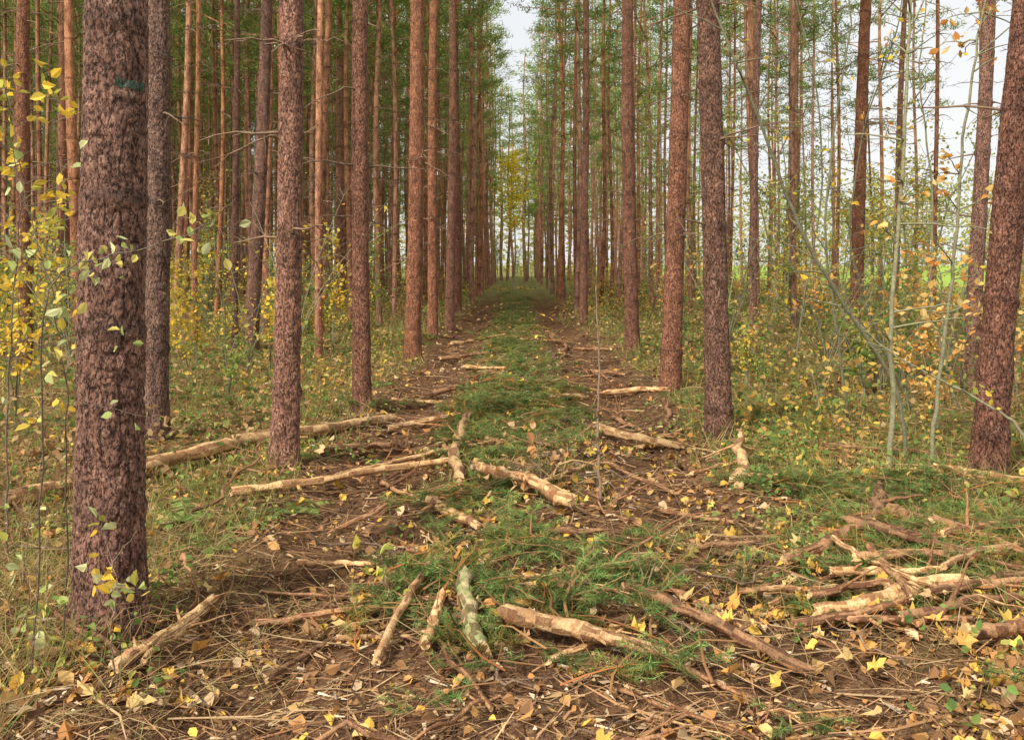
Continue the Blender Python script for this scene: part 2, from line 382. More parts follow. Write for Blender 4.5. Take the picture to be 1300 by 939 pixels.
for n, (u, v, tu, w, lab) in enumerate(heroes):
    d = F*CH/(v-335); x = (u-655)*d/F; r0 = w/2*d/F
    lean = math.atan((tu-u)/v); r = np.random.default_rng(500+n)
    seg, dz = (220, .007) if d < 5 else ((110, .014) if d < 9 else ((56, .03) if d < 14 else (30, .05)))
    vis = 1.6+335*d/F+.6; vis = min(vis, 10)
    zs = np.concatenate([[-.3, -.15], np.arange(0, vis, dz), np.linspace(vis+.05, 20.5, 30)])
    mb = MB(); cx, cy, p1 = trunk_arr(mb, r0, H0, seg, zs, r, True, .012 if d < 5 else .03, 36 if d > 5 else 4, 1.6, 10, .9, wamp=.10 if d < 5 else .19, tint=TINT.get(n, (1, 1, 1)))
    me = mb.build("pine_trunk", [M_bark, M_twig], True)
    e, tr = add_tree(x, d, r0, lean, 0, lab, me, k=n)
    placed.append((x, d))
    if n == 0:
        V = mb.V[0].reshape(len(zs), seg, 3); th = np.linspace(0, 2*np.pi, seg, endpoint=False)
        iz = np.where((zs > 2.405) & (zs < 2.455))[0]; it = [q for q in range(seg) if -1.15 < ((th[q]+math.pi) % (2*math.pi)-math.pi) < -.1]
        it.sort(key=lambda q: ((th[q]+math.pi) % (2*math.pi)-math.pi))
        pm = MB(); sub = V[np.ix_(iz, it)].copy(); ctr = np.stack([cx[iz], cy[iz]], -1)[:, None]
        dv = sub[..., :2]-ctr; sub[..., :2] += dv/np.linalg.norm(dv, axis=-1)[..., None]*.003
        a, b = len(iz), len(it); fs = []
        for q in range(a-1):
            for p in range(b-1):
                edge = min(q, a-2-q)
                if r.random() < (.5, .3, .15, .1)[min(edge, 3)]: continue
                fs.append([q*b+p, q*b+p+1, (q+1)*b+p+1, (q+1)*b+p])
        pm.add(sub, fs); obj("paint_mark", pm.build("paint_mark", [M_paint]), e, label="band of dark green forestry paint on the bark")

cand = []
for d in [30.4, 33.2, 36.2, 39.4, 42.6, 46, 49.5, 53, 57, 61, 65, 70, 75]:
    cand.append((-1.82+rng.normal(0, .10), d+rng.normal(0, .2)))
for d in [27.3, 30.5, 34, 37.6, 41.4, 45.5, 50, 55, 60, 66, 73]:
    cand.append((1.98+rng.normal(0, .12), d+rng.normal(0, .3)))
for k in range(34):
    xr = -3.35-1.6*k; y = 14+rng.uniform(0, 2)
    while y < 84:
        xx = xr+rng.normal(0, .20)
        keep = 1.0 if y > 19 else .5
        if abs(xx) < .64*y+3 and rng.random() < keep*.95: cand.append((xx, y))
        y += rng.uniform(2.0, 3.3)
for k in range(8):
    xr = 3.7+1.75*k; y = 18+rng.uniform(0, 3)
    while y < 84:
        xx = xr+rng.normal(0, .25)
        if xx < .64*y+3 and rng.random() < (.6 if k < 4 else .52): cand.append((xx, y))
        y += rng.uniform(2.6, 5)
cand = [c for c in cand if min(math.hypot(c[0]-a, c[1]-b) for a, b in placed) > 1.2]
cand.sort(key=lambda c: math.hypot(*c))
near = cand[:280-len(heroes)]; far = cand[280-len(heroes):]
for n, (x, y) in enumerate(near):
    r0 = rng.uniform(.06, .105)*(.85 if x > 3 else 1)
    add_tree(x, y, r0, rng.normal(0, .010), rng.normal(0, .01), "slender straight pine with orange brown bark in dense plantation", k=int(rng.integers(0, 60)), rot=rng.uniform(0, 6.28))
print("near", len(near), "far", len(far))
mbf = MB()
def addfar(x, y, s, sz, dz=0):
    src = lowA[rng.integers(0, 6)]; a = rng.uniform(0, 6.28); ca, sa = math.cos(a), math.sin(a)
    base = mbf.n; Vs = np.concatenate(src.V); V2 = np.stack([(Vs[:, 0]*ca-Vs[:, 1]*sa)*s+x, (Vs[:, 0]*sa+Vs[:, 1]*ca)*s+y, Vs[:, 2]*sz], -1)
    tn = rng.uniform(.85, 1.3)
    mbf.V.append(V2); mbf.n += len(V2)
    for f, c, m in src.P: mbf.P.append((f+base, np.clip(c*tn, 0, 1), m))
for x, y in far: addfar(x, y, rng.uniform(.75, 1.0), rng.uniform(.93, 1.08))
for n in range(80):
    addfar(rng.uniform(-80, 14), rng.uniform(85, 105), rng.uniform(.9, 1.2), rng.uniform(.9, 1.08))
for n in range(24):
    addfar(rng.uniform(-5, 8), rng.uniform(78, 110), rng.uniform(1.3, 1.7), rng.uniform(.8, 1.1))
obj("pine_forest", mbf.build("pine_forest", [M_barkf, M_need]), kind="stuff", label="dense mass of distant plantation pines")

mb = MB(); n = 40000
x = rng.uniform(-120, 200, n); y = rng.uniform(112, 175, n); top = 6+8*vn2(x*.07, x*0+1)+5*vn2(x*.3, y*.12+4)
top = np.where(np.abs(x) < 10, top+4, top)
z = rng.random(n)**.9*top
leaves(mb, np.stack([x, y, z], -1), rng.uniform(.4, .9, n), palette([(.30, .34, .14), (.40, .39, .16), (.52, .42, .15), (.25, .30, .13)], n))  # aerial haze is painted in: leaf colours lightened for distance
obj("distant_woodland", mb.build("distant_woodland", [M_leaf]), kind="stuff", label="hazy line of mixed woodland across the field")

# ---------------------------------------------------------------- shrubs and saplings
PAL_Y = [(.86, .58, .07), (.88, .60, .09), (.70, .53, .10), (.48, .46, .10)]
PAL_G = [(.22, .33, .08), (.30, .39, .09), (.48, .46, .10), (.17, .26, .07)]
PAL_O = [(.86, .44, .12), (.88, .58, .19), (.75, .34, .10), (.82, .60, .24)]
PAL_L = [(.38, .45, .13), (.48, .50, .15), (.66, .55, .15), (.28, .35, .10)]
def shrub_parts(seed, h, nst, nl, ls, pal, spread=.45, mat=M_grey, sr=.008, lo=.25):
    r = np.random.default_rng(seed); ms = MB(); ml = MB(); pts = []
    for s in range(nst):
        a = r.uniform(0, 6.28); L = h*r.uniform(.6, 1.05); n = 9; t_ = np.linspace(0, 1, n)
        lean = r.uniform(.1, spread)
        pp = np.stack([np.cos(a)*lean*L*t_**1.6, np.sin(a)*lean*L*t_**1.6, L*t_*(1-.1*t_)], -1)+np.cumsum(r.normal(0, .012*h, (n, 3)), 0)*t_[:, None]
        pp[0] = (r.normal(0, .04), r.normal(0, .04), -.05)
        v, f = tube(pp, np.linspace(sr, sr*.25, n), 5); ms.add(v, f)
        for q in range(int(7+h*2)):
            k = r.uniform(lo, .98); b0 = np.array([np.interp(k, t_, pp[:, c]) for c in range(3)])
            d = unit(1, r)[0]*np.array([1, 1, .5])+np.array([0, 0, .3]); bl = r.uniform(.12, .4)*h*.35*(1.2-k*.5)
            b1 = b0+d*bl; mid = (b0+b1)/2+r.normal(0, .02, 3)
            v, f = tube([b0, mid, b1], [sr*.4, sr*.3, sr*.12], 3); ms.add(v, f)
            for w in np.linspace(.3, 1, 5): pts.append(b0+(b1-b0)*w)
    pts = np.array(pts); C = pts[r.integers(0, len(pts), nl)]+r.normal(0, .035*max(1, h*.5), (nl, 3))
    leaves(ml, C, r.uniform(.5, 1.25, nl)*ls, palette(pal, nl, .25, r), .6, 0, 1.2, r)
    return ms.build("stem", [mat]), ml.build("foliage", [M_leaf])
SH = [shrub_parts(1, 2.6, 4, 330, .078, PAL_Y), shrub_parts(2, 1.5, 6, 330, .062, PAL_G), shrub_parts(3, 2.2, 4, 210, .08, PAL_O),
      shrub_parts(4, 3.4, 3, 380, .07, PAL_Y+PAL_G), shrub_parts(5, 1.1, 7, 290, .06, PAL_G+PAL_Y), shrub_parts(6, 2.8, 4, 340, .072, PAL_G),
      shrub_parts(7, 6.5, 2, 700, .085, PAL_L, .25, M_grey, .028, .3), shrub_parts(8, 5.0, 3, 580, .08, PAL_Y+PAL_L, .3, M_grey, .02, .3),
      shrub_parts(9, 3.6, 5, 70, .07, PAL_O+PAL_Y, .8, M_grey, .012, .15)]
SHL = ["yellow leaved bush under the pines", "low green bush on the forest floor", "orange leaved sapling bush under the pines",
       "tall slim bush with yellow green leaves", "low yellowish green bush", "green leaved sapling bush under the pines",
       "tall airy young tree with light green leaves", "young broadleaf tree with yellow leaves", "nearly bare bush with arching grey stems"]
def add_shrub(x, y, k, s):
    e = empty("shrub", (x, y, float(gh(x, y))), label=SHL[k], category="bush", group="bushes growing under the pines")
    e.rotation_euler = (0, 0, rng.uniform(0, 6.28)); e.scale = (s, s, s)
    obj("stem", SH[k][0], e); obj("foliage", SH[k][1], e)
for c in range(118):
    y = 11+40*rng.random()**1.1; x = rng.uniform(-.62*y-1, -2.9)
    add_shrub(x, y, int(rng.choice([0, 1, 1, 4, 0, 5, 8, 5, 3])), rng.uniform(.6, 1.15))
for c in range(82):
    y = 10+42*rng.random()**1.1; x = rng.uniform(3.0, min(.62*y+1, 16))
    add_shrub(x, y, int(rng.choice([0, 2, 1, 4, 2, 8, 5, 5])), rng.uniform(.6, 1.15))
for c in range(30):
    y = rng.uniform(22, 55); add_shrub(rng.uniform(5, min(.62*y+1, 22)), y, int(rng.choice([6, 7, 6])), rng.uniform(.9, 1.5))
for c in range(7):
    y = rng.uniform(26, 50); add_shrub(rng.uniform(-.6*y, -5), y, int(rng.choice([6, 7])), rng.uniform(.8, 1.2))
for c in range(20):
    y = rng.uniform(55, 84); add_shrub(rng.normal(0, 1.8), y, int(rng.choice([6, 7, 7, 0])), rng.uniform(.6, 1.0))
for u, v, k, s in [(20, 545, 0, .9), (90, 480, 5, .8), (250, 470, 0, .7), (1150, 520, 2, 1.0), (1190, 560, 2, .7), (1290, 500, 2, 1.0), (1100, 470, 4, .8), (1040, 520, 8, .6),
                   (970, 500, 1, .5), (1260, 450, 3, .8), (410, 420, 1, .7), (390, 440, 4, .8), (-20, 500, 3, .9), (60, 440, 0, 1.1), (240, 420, 3, .8), (1200, 480, 8, 1.0), (1050, 460, 8, .9), (1120, 500, 8, .8), (1170, 450, 2, 1.1), (290, 500, 1, .6), (550, 420, 1, .5)]:
    d = F*CH/(v-335); add_shrub((u-655)*d/F, d, k, s)

def sapling(pts, r0, nl, ls, pal, label, mat=M_grey, twigs=10, seed=0, tl=.4, t0=.3):
    r = np.random.default_rng(seed); pts = np.array(pts, float); base = pts[0].copy(); base[2] = float(gh(base[0], base[1]))-.03
    pts = pts-base; n = 34; s = np.linspace(0, len(pts)-1, n); idx = np.arange(len(pts))
    pp = np.stack([np.interp(s, idx, pts[:, k]) for k in range(3)], -1)
    for _ in range(4): pp[1:-1] = (pp[:-2]+pp[1:-1]*2+pp[2:])/4
    pp[1:] += r.normal(0, .004, (n-1, 3)); pp[0, 2] = -.04
    ms = MB(); ml = MB(); v, f = tube(pp, np.linspace(r0, r0*.35, n), 8); ms.add(v, f); tips = []
    for q in range(twigs):
        k = r.integers(int(n*t0), n-1); d = nz(unit(1, r)[0]*np.array([1, .8, .5])+np.array([0, 0, .35])); L = r.uniform(.3, 1)*tl
        q_ = np.stack([pp[k]+d*L*w+np.array([0, 0, -.1*L*w*w])+r.normal(0, .012, 3)*w for w in np.linspace(0, 1, 6)])
        q_[0] = pp[k]; v, f = tube(q_, np.linspace(r0*.4, r0*.13, 6), 4); ms.add(v, f); tips += list(q_[2:])
    e = empty("sapling", base, label=label, category="sapling", group="young saplings in the clearing")
    obj("stem", ms.build("stem", [mat], True), e)
    if nl:
        tips = np.array(tips); C = tips[r.integers(0, len(tips), nl)]+r.normal(0, .03, (nl, 3))
        leaves(ml, C, r.uniform(.6, 1.15, nl)*ls, palette(pal, nl, .25, r), .5, 0, 1.1, r, .25); obj("foliage", ml.build("foliage", [M_leaf]), e)

sapling([W(1128, 602, 6.5), W(1136, 500, 6.5), W(1128, 420, 6.4), W(1140, 300, 6.4), W(1150, 150, 6.3), W(1155, 0, 6.3), W(1170, -120, 6.3)], .023, 24, .075, PAL_O, "grey green sapling stem with few orange leaves", seed=1, twigs=22, tl=.6)
sapling([W(1150, 560, 7.0), W(1142, 490, 7.0), W(1080, 400, 6.9), W(1020, 305, 6.8), W(985, 210, 6.7), W(948, 110, 6.6), W(905, 10, 6.6), W(880, -80, 6.5)], .020, 20, .065, PAL_Y, "thin sapling arching far over towards the track", seed=2, twigs=20, tl=.5)
sapling([W(1180, 595, 6.7), W(1193, 470, 6.7), W(1213, 330, 6.7), W(1222, 180, 6.6), W(1243, 40, 6.5), W(1262, -60, 6.5)], .018, 90, .085, PAL_O, "slim sapling with orange yellow leaves", seed=3, twigs=22, tl=.55)
sapling([W(1078, 540, 8.4), W(1062, 420, 8.3), W(1045, 300, 8.2), W(1058, 160, 8.2), W(1085, 20, 8.2), W(1060, -60, 8.2)], .015, 24, .07, PAL_Y, "thin grey sapling with sparse yellow leaves", seed=4, twigs=24, tl=.7)
sapling([W(1010, 470, 12.8), W(1020, 380, 12.8), W(1045, 250, 12.6), W(1040, 120, 12.5), W(1010, 0, 12.5), W(1000, -60, 12.5)], .018, 36, .08, PAL_Y, "slender bare sapling with a few yellow leaves", seed=14, twigs=26, tl=.9)
sapling([W(1150, 500, 10.5), W(1100, 400, 10.4), W(1075, 300, 10.3), W(1095, 160, 10.2), W(1140, 40, 10.2), W(1150, -40, 10.2)], .017, 28, .08, PAL_O, "bent slender sapling with sparse leaves", seed=15, twigs=24, tl=.8)
sapling([W(1215, 520, 9.4), W(1180, 380, 9.3), W(1185, 240, 9.3), W(1165, 100, 9.2), W(1180, -30, 9.2)], .016, 40, .08, PAL_Y, "slender grey sapling beside the leaning pine", seed=16, twigs=24, tl=.7)
sapling([W(763, 642, 5.65), W(759, 560, 5.65), W(761, 460, 5.65), W(757, 362, 5.62)], .011, 7, .05, PAL_O, "thin brown leafless shoot standing in the track", M_twig, seed=5, twigs=4, tl=.2, t0=.1)
sapling([W(690, 640, 5.7), W(686, 600, 5.7), W(680, 545, 5.7)], .006, 34, .08, [(.80, .48, .23), (.78, .38, .16), (.82, .56, .32)], "seedling with large pale orange leaves", M_twig, seed=6, twigs=14, tl=.5, t0=.1)
sapling([W(1310, 640, 5.6), W(1300, 540, 5.7), W(1240, 505, 5.8), W(1170, 470, 5.9), W(1120, 440, 6.0), W(1085, 405, 6.1)], .011, 14, .06, PAL_Y, "low arching bare shoot beside the leaning pine", seed=7, twigs=10, tl=.35)
PAL_P = [(.50, .54, .24), (.62, .62, .32), (.42, .50, .16), (.72, .62, .18)]
sapling([W(84, 830, 3.5), W(84, 640, 3.3), W(86, 480, 3.1), W(62, 360, 3.0), W(35, 270, 3.0), W(15, 180, 3.0)], .0038, 54, .055, PAL_P, "dark stemmed shoot with pale green leaves beside thick pine", M_dark, seed=8, twigs=18, tl=.35, t0=.35)
sapling([W(40, 860, 3.3), W(56, 600, 3.1), W(50, 400, 2.9), W(75, 340, 2.9), W(140, 325, 2.9), W(215, 305, 2.9), W(262, 288, 2.9), W(300, 250, 2.9)], .0038, 30, .048, PAL_P, "bent dark shoot with pale leaves crossing thick pine", M_dark, seed=9, twigs=14, tl=.24, t0=.45)
sapling([W(150, 880, 3.15), W(140, 800, 3.05), W(150, 740, 3.0), W(135, 690, 3.0)], .004, 32, .052, PAL_P+PAL_Y, "small leafy shoot at the foot of thick pine", M_twig, seed=10, twigs=9, tl=.2, t0=.4)
sapling([W(30, 880, 3.3), W(45, 800, 3.25), W(30, 720, 3.2), W(40, 640, 3.2)], .0035, 40, .05, PAL_P+PAL_G, "small leafy shoot among dry grass", M_twig, seed=17, twigs=12, tl=.25, t0=.2)
sapling([W(500, 780, 3.9), W(490, 735, 3.9), W(480, 690, 3.9)], .004, 9, .07, [(.6, .66, .14), (.74, .64, .12)], "small shoot with yellow green leaves in the track", M_twig, seed=11, twigs=5, tl=.16, t0=.3)
sapling([W(10, 760, 4.4), W(8, 560, 4.4), W(15, 380, 4.4), W(30, 230, 4.4), W(10, 120, 4.4)], .006, 170, .07, PAL_Y, "yellow leaved shoot beside thick pine", M_dark, seed=12, twigs=28, tl=.55, t0=.25)

r = np.random.default_rng(77); e = empty("birch_tree", (-.15, 50, float(gh(-.15, 50))), label="small birch with pale trunk and bright yellow crown", category="tree")
ms = MB(); zz = np.linspace(-.2, 8.0, 24); v, f = tube(np.stack([.12*np.sin(zz*.7), .08*np.cos(zz*.8), zz], -1), np.linspace(.06, .012, 24), 8); ms.add(v, f, (1, .95, .85))
pts = []
for q in range(52):
    z = r.uniform(3.6, 8.0); d = nz(unit(1, r)[0]*np.array([1, 1, .2])+np.array([0, 0, .4])); L = r.uniform(.4, 1.5)*(1.15-abs(z-5.9)/5)
    pp = np.stack([np.array([0, 0, z])+d*L*w+np.array([0, 0, -.15*w*w]) for w in np.linspace(0, 1, 4)]); v, f = tube(pp, np.linspace(.018, .005, 4), 4); ms.add(v, f, (.35, .28, .24)); pts += list(pp[1:])
obj("trunk", ms.build("birch_trunk", [M_birch], True), e); ml = MB(); pts = np.array(pts); n = 2000
leaves(ml, pts[r.integers(0, len(pts), n)]+r.normal(0, .2, (n, 3)), .15, palette([(.96, .76, .08), (.88, .68, .10), (.97, .78, .1), (.66, .6, .1)], n, .2, r)); obj("crown", ml.build("birch_crown", [M_leaf]), e)

# ---------------------------------------------------------------- fallen wood
def stick_mesh(P0, P1, r0, r1, seed, wob=.03, forks=0, mats=None, n=18, seg=12, arch=0.0):
    r = np.random.default_rng(seed); P0 = np.array(P0, float); P1 = np.array(P1, float); t_ = np.linspace(0, 1, n); L = np.linalg.norm(P1-P0); ax_ = (P1-P0)/L
    pp = P0+(P1-P0)*t_[:, None]; w = np.cumsum(r.normal(0, wob*L/2.6, (n, 3)), 0); w -= w[0]+(w[-1]-w[0])*t_[:, None]; w[:, 2] *= .35; pp += w
    pp[:, 2] += arch*np.sin(t_*np.pi)
    mb = MB(); R = np.linspace(r0, r1, n)*(1+r.normal(0, .06, n))
    for q in range(max(1, int(L*2.2))): R[r.integers(1, n-1)] *= r.uniform(1.1, 1.25)
    v, f = tube(pp, R, seg)
    v = v.reshape(n, seg, 3)+r.normal(0, r0*.05, (n, seg, 3))
    v[0] -= ax_*np.abs(r.normal(0, r0*.9, (seg, 1))); v[-1] += ax_*np.abs(r.normal(0, r1*1.1, (seg, 1))); v = v.reshape(-1, 3)
    sp_ = vn2(np.repeat(np.arange(n-1), seg)*.6+seed, np.tile(np.arange(seg), n-1)*.7)
    c = np.where(sp_[:, None] > .6, np.array([.48, .39, .34]), np.array([1., 1, 1]))*r.uniform(.85, 1.1, (len(f), 1)); mb.add(v, f, c)
    for k in (0, n-1):
        ring = np.arange(seg)+k*seg; cc = v[ring].mean(0)+ax_*(r0*.3 if k == 0 else -r1*.3); a = np.arange(seg); mb.add(np.vstack([v[ring], cc]), np.stack([a, (a+1) % seg, np.full(seg, seg)], -1), (1, 1, 1), 1)
    for q in range(forks):
        k = r.integers(2, n-2); d = nz(nz(P1-P0)*.8+unit(1, r)[0]*np.array([1, 1, .35])); fl = L*r.uniform(.12, .4)
        q_ = np.stack([pp[k]+d*fl*w_+r.normal(0, .02*fl, 3)*w_ for w_ in np.linspace(0, 1, 7)]); v2, f2 = tube(q_, np.linspace(R[k]*.5, R[k]*.15, 7), 5); mb.add(v2, f2, (.85, .78, .72))
    return mb.build("fallen_wood", mats or [M_wood, M_cut], True)
PM = [M_pole, M_cut]
def lay(u0, v0, u1, v1, w0, w1, name="fallen_branch", label="dry brown branch lying on the forest floor", lift=(0, 0), forks=2, wob=.03, mats=None, arch=0, cat="branch"):
    global sd
    d0 = F*CH/(v0-335); d1 = F*CH/(v1-335); x0 = (u0-655)*d0/F; x1 = (u1-655)*d1/F
    r0 = w0/2*d0/F*.92; r1 = w1/2*d1/F*.92; a = np.array([x0, d0, float(gh(x0, d0))+r0*.85+lift[0]]); b = np.array([x1, d1, float(gh(x1, d1))+r1*.85+lift[1]])
    need = 0
    for q in np.linspace(.1, .9, 9):
        m = a+(b-a)*q; need = max(need, (float(gh(m[0], m[1]))+r0*(1-q)*.8+r1*q*.8-m[2])/math.sin(q*math.pi))
    sd += 1; me = stick_mesh((0, 0, 0), b-a, r0, r1, sd, wob, forks, mats, arch=max(arch, min(need, .12)))
    obj(name, me, None, a, label=label, category=cat, group="cut wood lying on the ground")
sd = 900
LG = "fallen_log"
lay(185, 603, 495, 532, 21, 12, LG, "long pale orange pine log lying beside the pines", forks=2, wob=.012, cat="log", mats=PM, lift=(.05, .04))
lay(-70, 660, 195, 602, 23, 18, LG, "long reddish log lying among grass and leaves", forks=1, wob=.012, cat="log", lift=(.05, .04), mats=PM)
lay(300, 632, 575, 590, 12, 9, label="pale straight pole lying across the rut", wob=.012, mats=PM, lift=(.05, .04))
lay(400, 612, 640, 562, 8, 5, label="thin pale branch lying across the track", wob=.02, mats=PM, lift=(.04, .04))
lay(583, 618, 594, 537, 17, 12, LG, "short pale log lying along the track", forks=1, wob=.02, cat="log", mats=PM, lift=(.05, .05))
lay(612, 612, 722, 660, 14, 20, LG, "short curved orange log in the middle of the track", forks=1, wob=.03, cat="log", mats=PM, lift=(.06, .06), arch=.03)
lay(548, 655, 608, 690, 16, 13, LG, "short broken log lying in the track", forks=1, wob=.03, cat="log", mats=PM, lift=(.04, .04))
lay(645, 820, 852, 848, 26, 16, LG, "pale yellow log lying on green pine brash", forks=1, wob=.014, cat="log", mats=PM, lift=(.07, .05))
lay(592, 775, 612, 845, 20, 26, LG, "mossy greenish pale short log half hidden in brash", forks=1, wob=.04, mats=[M_moss, M_cut], cat="log", lift=(.07, .02))
lay(480, 848, 548, 730, 14, 10, LG, "straight orange brown stick lying on the ground", forks=0, wob=.012, cat="stick", lift=(.03, .09), mats=PM)
lay(540, 835, 560, 785, 16, 12, LG, "short orange stub lying beside the straight stick", forks=1, wob=.02, cat="stick", mats=PM, lift=(.04, .06))
lay(150, 858, 268, 768, 19, 11, LG, "broken pale stick beside the thick pine", forks=3, wob=.03, cat="stick", mats=PM, lift=(.04, .05))
lay(185, 850, 262, 775, 10, 7, LG, "thin splintered pale stick beside the thick pine", forks=2, wob=.03, cat="stick", mats=PM, lift=(.07, .06))
lay(75, 800, 160, 850, 11, 8, label="curved brown branch among dry grass", wob=.04, lift=(.04, .04))
lay(795, 782, 1020, 835, 16, 17, label="grey brown curved branch lying on brash", wob=.03, arch=.02, lift=(.07, .05))
lay(330, 765, 545, 772, 10, 7, label="thin crooked branch across the rut", wob=.03, lift=(.03, .03))
lay(230, 700, 250, 780, 7, 4, label="thin crooked twig on needles", wob=.05)
lay(225, 690, 330, 600, 5, 3, label="thin crooked twig on needles", wob=.05, lift=(.02, .2))
lay(610, 690, 760, 692, 10, 8, lift=(.04, .04)); lay(760, 545, 860, 568, 13, 9, LG, "short pale log lying across the rut", forks=0, cat="log", mats=PM, lift=(.03, .03))
lay(762, 497, 845, 500, 9, 6, mats=PM); lay(700, 512, 745, 506, 9, 6, mats=PM); lay(780, 520, 815, 535, 6, 5)
lay(845, 545, 843, 512, 7, 6, lift=(0, .05)); lay(935, 625, 940, 582, 20, 8, "broken_stub", "splintered pale broken stub standing in the soil", forks=3, cat="stump", lift=(0, .16), mats=PM)
for q, a in enumerate([(495, 538, 575, 530, 9, 6), (545, 495, 605, 490, 8, 6), (560, 455, 620, 452, 6, 4), (575, 434, 640, 430, 5, 3), (700, 430, 712, 455, 5, 3), (410, 575, 500, 555, 12, 8), (500, 505, 560, 512, 5, 4), (520, 580, 600, 566, 7, 5),
          (770, 590, 850, 612, 7, 5), (800, 560, 880, 545, 6, 4), (745, 470, 790, 478, 5, 4), (730, 440, 775, 446, 4, 3), (590, 470, 640, 478, 5, 3), (840, 640, 930, 660, 7, 5), (420, 660, 500, 640, 7, 5), (380, 700, 470, 715, 8, 6), (880, 700, 960, 690, 9, 7), (540, 600, 570, 560, 7, 5),
          (650, 640, 740, 600, 8, 5), (560, 720, 680, 700, 9, 6), (700, 760, 790, 735, 9, 6), (430, 800, 520, 815, 8, 5), (340, 850, 420, 800, 9, 6), (860, 760, 940, 800, 10, 7), (620, 560, 700, 575, 6, 4), (780, 650, 800, 600, 7, 5), (480, 600, 530, 640, 7, 5), (700, 850, 830, 800, 9, 5), (850, 850, 960, 870, 9, 6), (520, 700, 600, 740, 8, 5)]):
    lay(*a, mats=PM if q % 3 == 0 else None, forks=2, lift=(.03, .03), label="peeled branch lying across the track", wob=.035)
LP = "brown branch in a loose pile of cut branches"
for q, a in enumerate([(1000, 728, 1090, 702, 15, 16, .03), (1090, 702, 1190, 728, 18, 12, .04), (1040, 785, 1195, 768, 20, 24, .02), (1130, 770, 1290, 775, 16, 12, .04), (1090, 745, 1270, 738, 13, 10, .06),
          (1105, 735, 1155, 792, 11, 8, .08), (1060, 752, 1200, 755, 12, 9, .04), (1130, 675, 1180, 700, 20, 14, .03), (1105, 695, 1118, 640, 18, 12, .03), (1150, 808, 1300, 790, 14, 10, .02),
          (940, 745, 1060, 758, 9, 7, .02), (1190, 700, 1300, 735, 13, 9, .04), (1240, 840, 1320, 826, 20, 17, .02), (1080, 800, 1230, 812, 10, 8, .02), (1200, 760, 1320, 710, 10, 8, .07), (1120, 720, 1310, 760, 9, 7, .08),
          (1030, 770, 1240, 745, 11, 8, .07), (1180, 790, 1310, 765, 12, 9, .06), (1060, 720, 1200, 790, 8, 6, .09), (980, 760, 1110, 735, 9, 6, .03), (1200, 720, 1290, 690, 11, 8, .03), (1010, 800, 1150, 790, 12, 9, .04)]):
    lay(*a[:6], label=LP, lift=(a[6]+.04, a[6]*.7+.04), forks=2, wob=.035, mats=PM if q % 4 == 2 else None)
lay(1190, 620, 1300, 628, 14, 10, LG, "short log lying at the foot of leaning pine", cat="log", forks=0, mats=PM, lift=(.05, .05))
lay(1020, 570, 1230, 590, 6, 4, lift=(.05, .05)); lay(880, 600, 990, 575, 6, 5, lift=(.03, .03)); lay(700, 800, 870, 690, 6, 3, lift=(0, .2), label="thin bent twig rising from brash"); lay(740, 640, 870, 690, 6, 5)
vars_ = [stick_mesh((0, 0, 0), (L, 0, .02), L*.009+.003, L*.0045+.0015, 700+k, .08, 4+k % 3, (PM, [M_twig, M_cut], [M_wood, M_cut], [M_wood, M_cut])[k % 4], n=14, seg=6) for k, L in enumerate([.5, .8, 1.1, 1.4, .65, .95, 1.2, .4, .75, .55])]
for n in range(205):
    d = 2.7+17*rng.random()**1.2; x = rng.uniform(-.6*d-.3, .6*d+.3)
    if abs(x) > 1.9 and rng.random() < .5: x = rng.uniform(-1.6, 1.6)
    z = float(gh(x, d)); a = rng.uniform(0, 6.28) if rng.random() < .5 else rng.normal(0, .4)
    ob = obj("fallen_branch", vars_[rng.integers(0, 10)], None, (x, d, z+.03), label="dry forked twig lying on the forest floor", category="branch", group="cut wood lying on the ground")
    ob.rotation_euler = (rng.uniform(0, 6.28), rng.normal(-.02, .04), a); s = rng.uniform(.4, .95); ob.scale = (s, s, s)

# ---------------------------------------------------------------- ground cover (stuff)
def scat(n, dmin, dmax, p, xf=.66, r=rng):
    d = dmin+(dmax-dmin)*r.random(n)**p; x = r.uniform(-1, 1, n)*(xf*d+.4); return x, d
mb = MB(); x, y = scat(50000, 2.3, 34, 2.0); cl = vn2(x*1.5, y*1.5+9)+.8*(vn2(x*5, y*5)-.5); k = (cl > .55) | (rng.random(len(x)) < .18); x = x[k]; y = y[k]
ok = ~((np.abs(np.abs(x)-1.12) < .3) & (rng.random(len(x)) < .4)); x = x[ok]; y = y[ok]; n = len(x)
leaves(mb, np.stack([x, y, gh(x, y)+rng.uniform(.004, .035, n)], -1), (.018+.06*rng.random(n)**2)*(1+y*.03),
       palette([(.48, .27, .10), (.38, .20, .085), (.26, .14, .07), (.60, .43, .25), (.80, .50, .10), (.17, .095, .05), (.54, .26, .09), (.32, .18, .08), (.62, .40, .16)], n, .3), 1.4, width=1.2, fold=.35)
